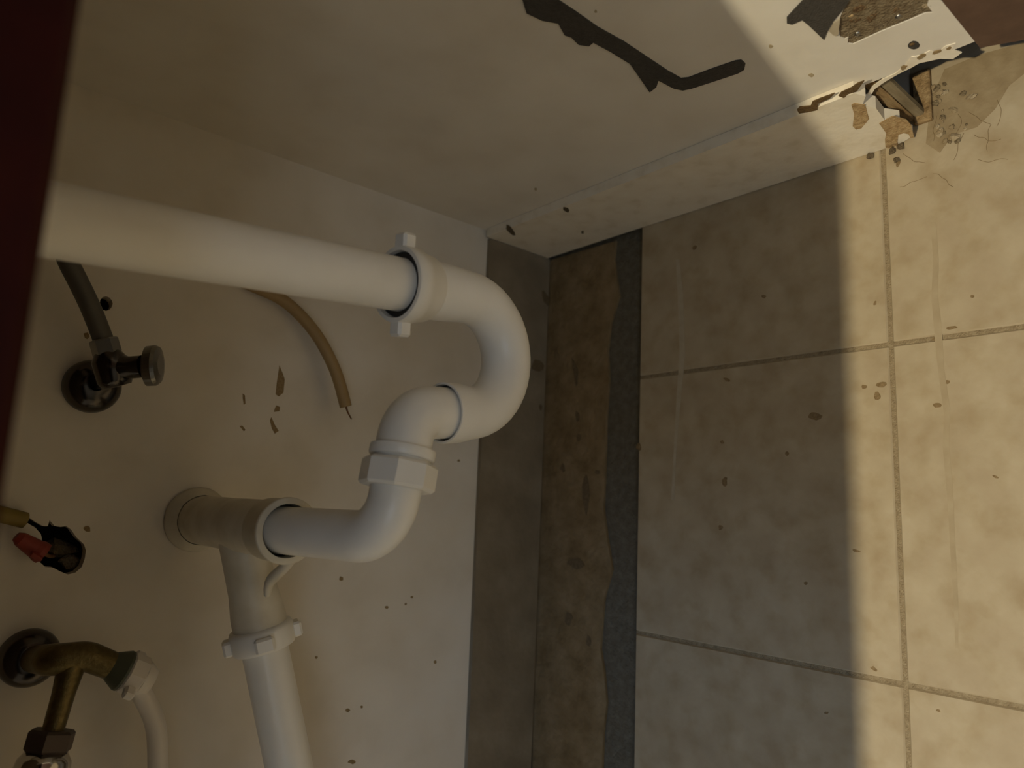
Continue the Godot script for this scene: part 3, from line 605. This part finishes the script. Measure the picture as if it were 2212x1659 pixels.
# ---------------------------------------------------------------- the scene
func _ready() -> void:
	# camera: held sideways, so that the scene's up points to the picture's left
	var cam := Camera3D.new()
	cam.name = "camera"
	var lens := CameraAttributesPhysical.new()
	lens.frustum_focal_length = 23.22
	lens.frustum_focus_distance = 0.68
	lens.exposure_aperture = 4.8
	lens.frustum_near = 0.02
	cam.attributes = lens
	cam.fov = 54.66
	cam.near = 0.02
	cam.far = 30.0
	cam.transform = Transform3D(Basis(V(0.0439, -0.7539, 0.6555), V(0.9849, 0.1427, 0.0982), V(-0.1675, 0.6413, 0.7488)).orthonormalized(), V(-0.3654, 0.7159, 0.7608))
	add_child(cam)
	cam.current = true
	# sky and exposure
	var env := Environment.new()
	env.background_mode = Environment.BG_SKY
	env.sky = Sky.new()
	var sky := ProceduralSkyMaterial.new()
	sky.sky_top_color = Color(0.42, 0.52, 0.70)
	sky.sky_horizon_color = Color(0.62, 0.68, 0.76)
	sky.ground_bottom_color = Color(0.30, 0.30, 0.30)
	sky.ground_horizon_color = Color(0.5, 0.53, 0.56)
	sky.energy_multiplier = 0.6
	env.sky.sky_material = sky
	env.tonemap_mode = Environment.TONE_MAPPER_LINEAR
	env.tonemap_exposure = 0.94
	env.sdfgi_enabled = true
	env.ssao_enabled = true
	env.ssil_enabled = true
	var we := WorldEnvironment.new()
	we.name = "world_environment"
	we.environment = env
	add_child(we)
	# daylight of the window in the far wall
	var day := AreaLight3D.new()
	day.name = "window_daylight"
	day.area_size = Vector2(0.64, 0.54)
	day.light_color = Color(0.55, 0.76, 1.0)
	day.light_energy = 1.6
	day.area_range = 6.0
	day.shadow_enabled = true
	day.transform = Transform3D(Basis(Vector3.UP, -PI / 2), V(-1.99, 2.20, 0.50))
	add_child(day)
	var day2 := AreaLight3D.new()
	day2.name = "wide_window_daylight"
	day2.area_size = Vector2(1.68, 0.88)
	day2.light_color = Color(0.89, 0.945, 1.0)
	day2.light_energy = 1.15
	day2.area_range = 8.0
	day2.shadow_enabled = true
	day2.position = V(-1.30, 2.10, 2.99)
	add_child(day2)

	make_materials()
	make_room()
	make_trap()
	make_tee()
	make_chrome_valve()
	make_brass_valve()
	make_wires()
	make_counter()
	make_lamp()
	make_debris()

func make_lamp() -> void:
	var at := V(-1.12, 2.24, 0.806)
	var t := holder("ceiling_lamp")
	tag(t, "white shaded pendant lamp with a warm bulb hanging from the ceiling", "lamp")
	var st := begin()
	add_lathe(st, [[0.0, 0.56], [0.045, 0.56], [0.045, 0.545], [0.004, 0.535], [0.004, 0.13], [0.022, 0.12], [0.02, 0.05], [0.0, 0.05]], at, V(0, 1, 0), 32)
	build(st, "lamp_holder", "window_frame", t)
	st = begin()
	var prof := []
	for k in 13:
		prof.append([0.03 * sin(PI * k / 12.0), -0.03 * cos(PI * k / 12.0)])
	prof[12] = [0.012, 0.03]; prof.append([0.012, 0.052])
	add_lathe(st, prof, at, V(0, 1, 0), 28, true)
	build(st, "lamp_bulb", "bulb_glow", t)
	# opaque metal shade round the bulb: the light leaves it downwards only
	st = begin()
	add_lathe(st, [[0.020, 0.075], [0.034, 0.070], [0.062, -0.005], [0.070, -0.040], [0.068, -0.040], [0.060, -0.005], [0.032, 0.066], [0.020, 0.071]], at, V(0, 1, 0), 40, true)
	build(st, "lamp_shade", "window_frame", t)
	var l := SpotLight3D.new()
	l.name = "lamp_light"
	l.light_color = Color(1.0, 0.945, 0.81)
	l.light_energy = 4.2
	l.light_size = 0.02
	l.spot_range = 8.0
	l.spot_attenuation = 2.0
	l.spot_angle = 43.0
	l.spot_angle_attenuation = 0.4
	l.shadow_enabled = true
	l.position = at
	t.add_child(l)
	l.look_at_from_position(at, V(-0.60, 0.0, 0.80), V(0, 0, 1))

func make_counter() -> void:
	var st := begin()
	add_box(st, V(-0.98, 0.80, -0.006), V(0.012, 0.84, 0.568), 0.002)
	tag(build(st, "sink_counter", "counter_stone"), "dark brown counter slab over the pipes and the red rail", "counter")
	st = begin()
	add_box(st, V(-0.98, 0.690, 0.527), V(0.012, 0.80, 0.549), 0.003)
	tag(build(st, "cabinet_rail", "red_board"), "dark red painted front rail under the counter", "rail")

func make_room() -> void:
	# floor: concrete slab, mortar where the tiles stop short of the wall, tiles on a grout bed
	var fl := holder("floor")
	structure(fl, "beige square tiles ending short of the wall over bare mortar and concrete")
	box_part("concrete_slab", "concrete", fl, V(-5.1, -0.10, -0.18), V(0.20, -0.004, 3.10), 0.001)
	patch("mortar_strip", "mortar", fl, MORTAR, "floor", -0.0038, 0.0038)
	box_part("grout_bed", "grout", fl, V(-2.00, -0.0040, 0.1735), V(0.102, 0.0036, 2.299), 0.0004)
	box_part("far_floor", "tile_glaze", fl, V(-5.0, -0.0040, 2.3021), V(0.102, 0.005, 3.0), 0.0004)
	var xs := [-2.0, -1.716, -1.412, -1.108, -0.804, -0.4998, -0.1956, 0.102]
	var zs := [0.1718, 0.4746, 0.779, 1.083, 1.387, 1.691, 1.995, 2.3]
	for i in xs.size() - 1:
		for j in zs.size() - 1:
			var g := 0.0021
			var st := begin()
			add_box(st, V(xs[i] + g, -0.004, zs[j] + g), V(xs[i + 1] - g, 0.005, zs[j + 1] - g), 0.0012)
			build(st, "tile", "tile_glaze", fl)
	patch("tile_residue_line", "tile_residue", fl, TILE_STREAK, "floor", 0.0043, 0.00085)
	patch("caulk_trace", "pale_caulk", fl, PALE_BEAD, "floor", 0.0043, 0.00085)
	patch("dirt_patch", "dirt", fl, DIRTY_PATCH, "floor", 0.0046, 0.0006)
	for f in TILE_MARKS: patch("stain", "tile_mark", fl, f, "floor", 0.0046, 0.0005)
	for f in MORTAR_MARKS: patch("stain", "faint_mark", fl, f, "floor", -0.0004, 0.0009)

	# back wall: board with a ragged hole, a void and a lining behind it
	var bw := holder("wall_back")
	structure(bw, "cream painted wall behind the pipes with a ragged hole and scuffs")
	var board := CSGBox3D.new()
	board.name = "wall_board"
	board.size = V(2.132, 2.80, 0.014)
	board.position = V(-1.054, 1.40, -0.013)
	board.material = mats.wall_paint
	bw.add_child(board, true)
	csg_hole(board, RAGGED_HOLE, Transform3D(Basis(), V(1.054, -1.40, 0.02)), 0.05)
	csg_hole(board, DRILL_HOLE, Transform3D(Basis(), V(1.054, -1.40, 0.02)), 0.05)
	box_part("wall_lining", "cavity", bw, V(-2.1, 0.0, -0.18), V(0.20, 2.8, -0.11), 0.001)
	# rough plaster plug and fibres inside the ragged hole
	var rng := RandomNumberGenerator.new()
	rng.seed = 11
	crumb("plaster_plug", "cavity", V(-0.4190, 0.5700, -0.040), V(0.012, 0.015, 0.012), rng, bw)
	crumb("plaster_plug", "plaster", V(-0.4300, 0.5600, -0.036), V(0.009, 0.010, 0.010), rng, bw)
	for f in WALL_SCUFFS: patch("scuff", "wall_scuff", bw, f, "back", -0.0064, 0.0006)
	for f in WALL_SPECKS: patch("speck", "wall_scuff", bw, f, "back", -0.0064, 0.0006)
	# skirting on the back wall, unpainted, a little lower at the far end
	var bb := holder("baseboard_back")
	structure(bb, "grey-brown bare baseboard along the foot of the cream wall")
	var st := begin()
	add_prism(st, pairs([-2.0, 0.002, -0.0005, 0.002, -0.0005, 0.1150, -0.68, 0.1085, -2.0, 0.1085]), V(0, 0, -0.006), V(1, 0, 0), V(0, 1, 0), V(0, 0, 1), 0.006)
	build(st, "board", "bare_skirting", bb)
	for f in SKIRT_BACK_MARKS: patch("stain", "faint_mark", bb, f, "back", -0.0002, 0.0007)

	# side wall: board that stops above the floor, studs and lining in its void
	var sw := holder("wall_right")
	structure(sw, "white side wall board, torn open near its end with dark glue smears")
	var side := CSGBox3D.new()
	side.name = "wall_board"
	side.size = V(0.004, 2.692, 0.602)
	side.position = V(0.014, 1.454, 0.288)
	side.material = mats.side_paint
	sw.add_child(side, true)
	# a polygon drawn on (z, y) is turned so that its depth runs along x
	csg_hole(side, CAVITY, Transform3D(Basis(V(0, 0, 1), V(0, 1, 0), V(-1, 0, 0)), V(-0.02, -1.454, -0.288)), 0.06)
	patch("screw_ring", "adhesive", sw, SCREW_HOLE, "side", 0.0122, 0.0005)
	patch("glue_smear", "adhesive", sw, STRIP_ADHESIVE, "side", 0.0122, 0.0012)
	patch("glue_smear", "adhesive", sw, PATCH_ADHESIVE, "side", 0.0122, 0.0012)
	patch("torn_edge", "skirting_paint", sw, TORN_EDGE, "side", 0.0122, 0.0010)
	for f in TORN_SPOTS: patch("stain", "wall_scuff", sw, f, "side", 0.0114, 0.0007)
	patch("paper_curl", "pale_caulk", sw, CURL, "side", 0.0110, 0.0014)
	for f in NAIL_MARKS: patch("smudge", "smudge", sw, f, "side", 0.0122, 0.0006)
	for f in SEAM_MARKS: patch("nail_mark", "mark_dark", sw, f, "side", 0.0122, 0.0006)
	box_part("outer_lining", "room_paint", sw, V(0.103, 0.0, -0.18), V(0.16, 2.80, 3.10), 0.001)
	box_part("wall_stud", "raw_wood", sw, V(0.0185, 0.0055, 0.4965), V(0.026, 2.79, 0.5070), 0.0012)
	box_part("wall_stud", "grey_wood", sw, V(0.0190, 0.0055, 0.5076), V(0.026, 2.79, 0.5165), 0.0012)
	box_part("void_lining", "cavity", sw, V(0.094, 0.006, 0.02), V(0.102, 2.79, 1.49), 0.001)
	patch("torn_core", "cavity", sw, CAVITY, "side", 0.0150, 0.0020)
	# rubble and screws lodged in the torn hole
	var bits := [[0.546, 0.190, 0.007, "rust"], [0.537, 0.197, 0.006, "rust"], [0.530, 0.184, 0.005, "cavity"], [0.558, 0.197, 0.007, "cavity"], [0.570, 0.186, 0.006, "cavity"], [0.544, 0.208, 0.006, "rust"], [0.556, 0.211, 0.006, "rust"], [0.525, 0.179, 0.004, "mark_dark"], [0.546, 0.178, 0.004, "mark_dark"], [0.566, 0.203, 0.006, "cavity"], [0.579, 0.177, 0.005, "plaster"], [0.536, 0.203, 0.0035, "pale_wood"], [0.551, 0.186, 0.004, "cavity"], [0.562, 0.188, 0.004, "rust"], [0.574, 0.196, 0.005, "plaster"], [0.534, 0.191, 0.004, "mark_dark"]]
	for b in bits:
		crumb("rubble", b[3], V(0.0146, b[1], b[0]), V(0.0030, b[2], b[2] * 1.2), rng, sw, true)
	for p in [V(0.0115, 0.1795, 0.5300), V(0.0115, 0.1780, 0.5600)]:
		st = begin()
		add_lathe(st, [[0.0, 0.0], [0.0020, 0.0006], [0.0024, 0.0016], [0.0012, 0.0024], [0.0012, 0.006]], p, V(1, 0, 0), 16, true)
		build(st, "screw", "steel_screw", sw)
	st = begin()
	add_lathe(st, [[0.0, 0.0], [0.0017, 0.0002], [0.0021, 0.0006], [0.0015, 0.003], [0.0015, 0.008]], V(0.0112, 0.1386, 0.5545), V(1, 0, 0), 18, true)
	build(st, "screw", "scuff_brown", sw)
	# wall beyond the opening
	box_part("wall_beyond", "room_paint", sw, V(0.012, 0.006, 1.50), V(0.102, 2.80, 3.05), 0.001)

	# painted skirting on the side wall, broken off at its end
	var br := holder("baseboard_right")
	structure(br, "white painted baseboard on the side wall, broken off with bare wood chips")
	st = begin()
	add_prism(st, pairs([0.0, 0.0062, 0.492, 0.0062, 0.506, 0.012, 0.502, 0.030, 0.508, 0.047, 0.500, 0.060, 0.503, 0.085, 0.497, 0.098, 0.505, 0.110, 0.500, 0.1215, 0.0, 0.1215]), V(0.0117, 0, 0), V(0, 0, 1), V(0, 1, 0), V(-1, 0, 0), 0.0117)
	build(st, "board", "skirting_paint", br)
	for f in SKIRT_NAILS: patch("nail_mark", "mark_dark", br, f, "side", 0.0002, 0.0006)
	for f in SKIRT_CHIPS: patch("bare_wood_chip", "pale_wood", br, f, "side", 0.0002, 0.0008)
	for f in SKIRT_TOP_CHIPS: patch("bare_wood_chip", "scuff_brown", br, f, "side", 0.0002, 0.0010)

	# dark brown panel that carries on from the end of the side wall board
	st = begin()
	add_prism(st, pairs([0.5890, 0.0962, 0.6400, 0.0722, 1.49, 0.0722, 1.49, 2.80, 0.5890, 2.80]), V(0.020, 0, 0), V(0, 0, 1), V(0, 1, 0), V(-1, 0, 0), 0.0078)
	structure(build(st, "trim_1", "brown_board"), "dark brown panel joining the end of the torn white wall board")

	# the rest of the room: far walls, ceiling, window
	var lw := holder("wall_left")
	structure(lw, "cream wall with the window")
	for q in [[0.0, 1.90, -0.18, 1.7], [2.50, 2.80, -0.18, 1.7], [1.90, 2.50, -0.18, 0.15], [1.90, 2.50, 0.85, 1.7]]:
		box_part("wall_panel", "room_paint", lw, V(-2.10, q[0], q[2]), V(-2.0, q[1], q[3]), 0.001)
	box_part("wall_return", "room_paint", lw, V(-5.1, 0.0, 1.6), V(-2.1, 2.8, 1.7), 0.001)
	box_part("wall_end", "room_paint", lw, V(-5.1, 0.0, 1.7), V(-5.0, 2.8, 3.1), 0.001)
	var fw := holder("wall_front")
	structure(fw, "plain wall with a wide window, facing the pipes")
	for q in [[-5.1, -2.2, 0.0, 2.80], [-0.4, 0.20, 0.0, 2.80], [-2.2, -0.4, 0.0, 1.60], [-2.2, -0.4, 2.60, 2.80]]:
		box_part("wall_panel", "room_paint", fw, V(q[0], q[2], 3.0), V(q[1], q[3], 3.10), 0.001)
	var ce := box_part("ceiling", "ceiling_paint", self, V(-5.1, 2.80, -0.18), V(0.20, 2.90, 3.10), 0.001)
	structure(ce, "plain white ceiling over the whole room")
	var tall := holder("window_2")
	structure(tall, "wide white framed window facing the pipes")
	for q in [[-2.2, -2.14, 1.60, 2.60], [-0.46, -0.4, 1.60, 2.60], [-2.14, -0.46, 1.60, 1.66], [-2.14, -0.46, 2.54, 2.60], [-1.33, -1.27, 1.66, 2.54]]:
		box_part("frame_bar", "window_frame", tall, V(q[0], q[2], 3.03), V(q[1], q[3], 3.07), 0.003)
	box_part("pane", "pane_glass", tall, V(-2.14, 1.66, 3.048), V(-1.33, 2.54, 3.052), 0.0005)
	box_part("pane", "pane_glass", tall, V(-1.27, 1.66, 3.048), V(-0.46, 2.54, 3.052), 0.0005)
	var win := holder("window_1")
	structure(win, "white framed window in the cream wall")
	for q in [[1.90, 1.93, 0.15, 0.85], [2.47, 2.50, 0.15, 0.85], [1.93, 2.47, 0.15, 0.18], [1.93, 2.47, 0.82, 0.85], [1.93, 2.47, 0.485, 0.515]]:
		box_part("frame_bar", "window_frame", win, V(-2.07, q[0], q[2]), V(-2.03, q[1], q[3]), 0.003)
	box_part("pane", "pane_glass", win, V(-2.052, 1.93, 0.18), V(-2.048, 2.47, 0.485), 0.0005)
	box_part("pane", "pane_glass", win, V(-2.052, 1.93, 0.515), V(-2.048, 2.47, 0.82), 0.0005)

func make_debris() -> void:
	var rng := RandomNumberGenerator.new()
	rng.seed = 4
	# loose strip of wood and a white scrap lying in the gap under the torn wall
	var st := begin()
	add_box(st, V(0.012, 0.0056, 0.5068), V(0.064, 0.0115, 0.5225), 0.0012)
	tag(build(st, "wood_strip", "raw_wood"), "short brown wood strip lying in the gap under the torn wall", "wood strip")
	st = begin()
	add_prism(st, pairs(SCRAP), V(0, 0.0053, 0), V(1, 0, 0), V(0, 0, 1), V(0, 1, 0), 0.0016)
	tag(build(st, "board_scrap", "side_paint"), "small white board scrap between the broken stud and the wood strip", "scrap")
	# lumps of plaster and dirt
	var tones := ["plaster", "dirt", "cavity", "dirt", "tile_residue", "cavity"]
	var told := {"plaster": "pale plaster crumb beside the broken baseboard end", "dirt": "sandy brown dirt crumb beside the broken baseboard end", "cavity": "grey-brown rubble crumb beside the broken baseboard end", "tile_residue": "buff grit crumb beside the broken baseboard end"}
	for k in 34:
		var z := 0.524 + absf(rng.randfn(0.0, 0.014))
		var x := rng.randf_range(-0.016, 0.046) - maxf(0.0, z - 0.54) * 0.5
		var w := rng.randf_range(0.0014, 0.0042) * (1.25 if k < 8 else 0.9)
		var s := Vector3(w * rng.randf_range(0.8, 1.4), w * 0.5, w * rng.randf_range(0.7, 1.2))
		var tone: String = tones[k % 6]
		tag(crumb("plaster_crumb", tone, V(x, 0.0053 + s.y * 0.9, z), s, rng), told[tone], "crumb", "crumbs beside the broken baseboard")
	var dark := [[V(-0.0030, 0, 0.4640), 0.0040], [V(-0.0060, 0, 0.4850), 0.0042], [V(-0.0040, 0, 0.4930), 0.0044], [V(-0.0160, 0, 0.4880), 0.0036]]
	for l in dark:
		var s := Vector3(l[1], l[1] * 0.7, l[1])
		tag(crumb("dark_crumb", "mark_dark", l[0] + V(0, 0.0052 + s.y * 0.9, 0), s, rng), "dark brown crumb on the tiles along the foot of the white baseboard", "crumb", "dark crumbs along the baseboard")
	# hairs and cobweb threads on the tiles
	st = begin()
	for k in 11:
		var p := V(rng.randf_range(-0.045, -0.005), 0.0054, rng.randf_range(0.51, 0.575))
		var a := rng.randf() * TAU
		var pts := []
		for j in 6:
			pts.append(p)
			a += rng.randf_range(-0.6, 0.6)
			p += V(cos(a), 0, sin(a)) * 0.005
		add_tube(st, smooth_path(pts, 3), 0.00018, 5)
	var hair := build(st, "hair_strands", "tile_mark")
	tag(hair, "thin brown hairs and threads on the tiles beside the crumbs", "hair")
	hair.set_meta("kind", "stuff")
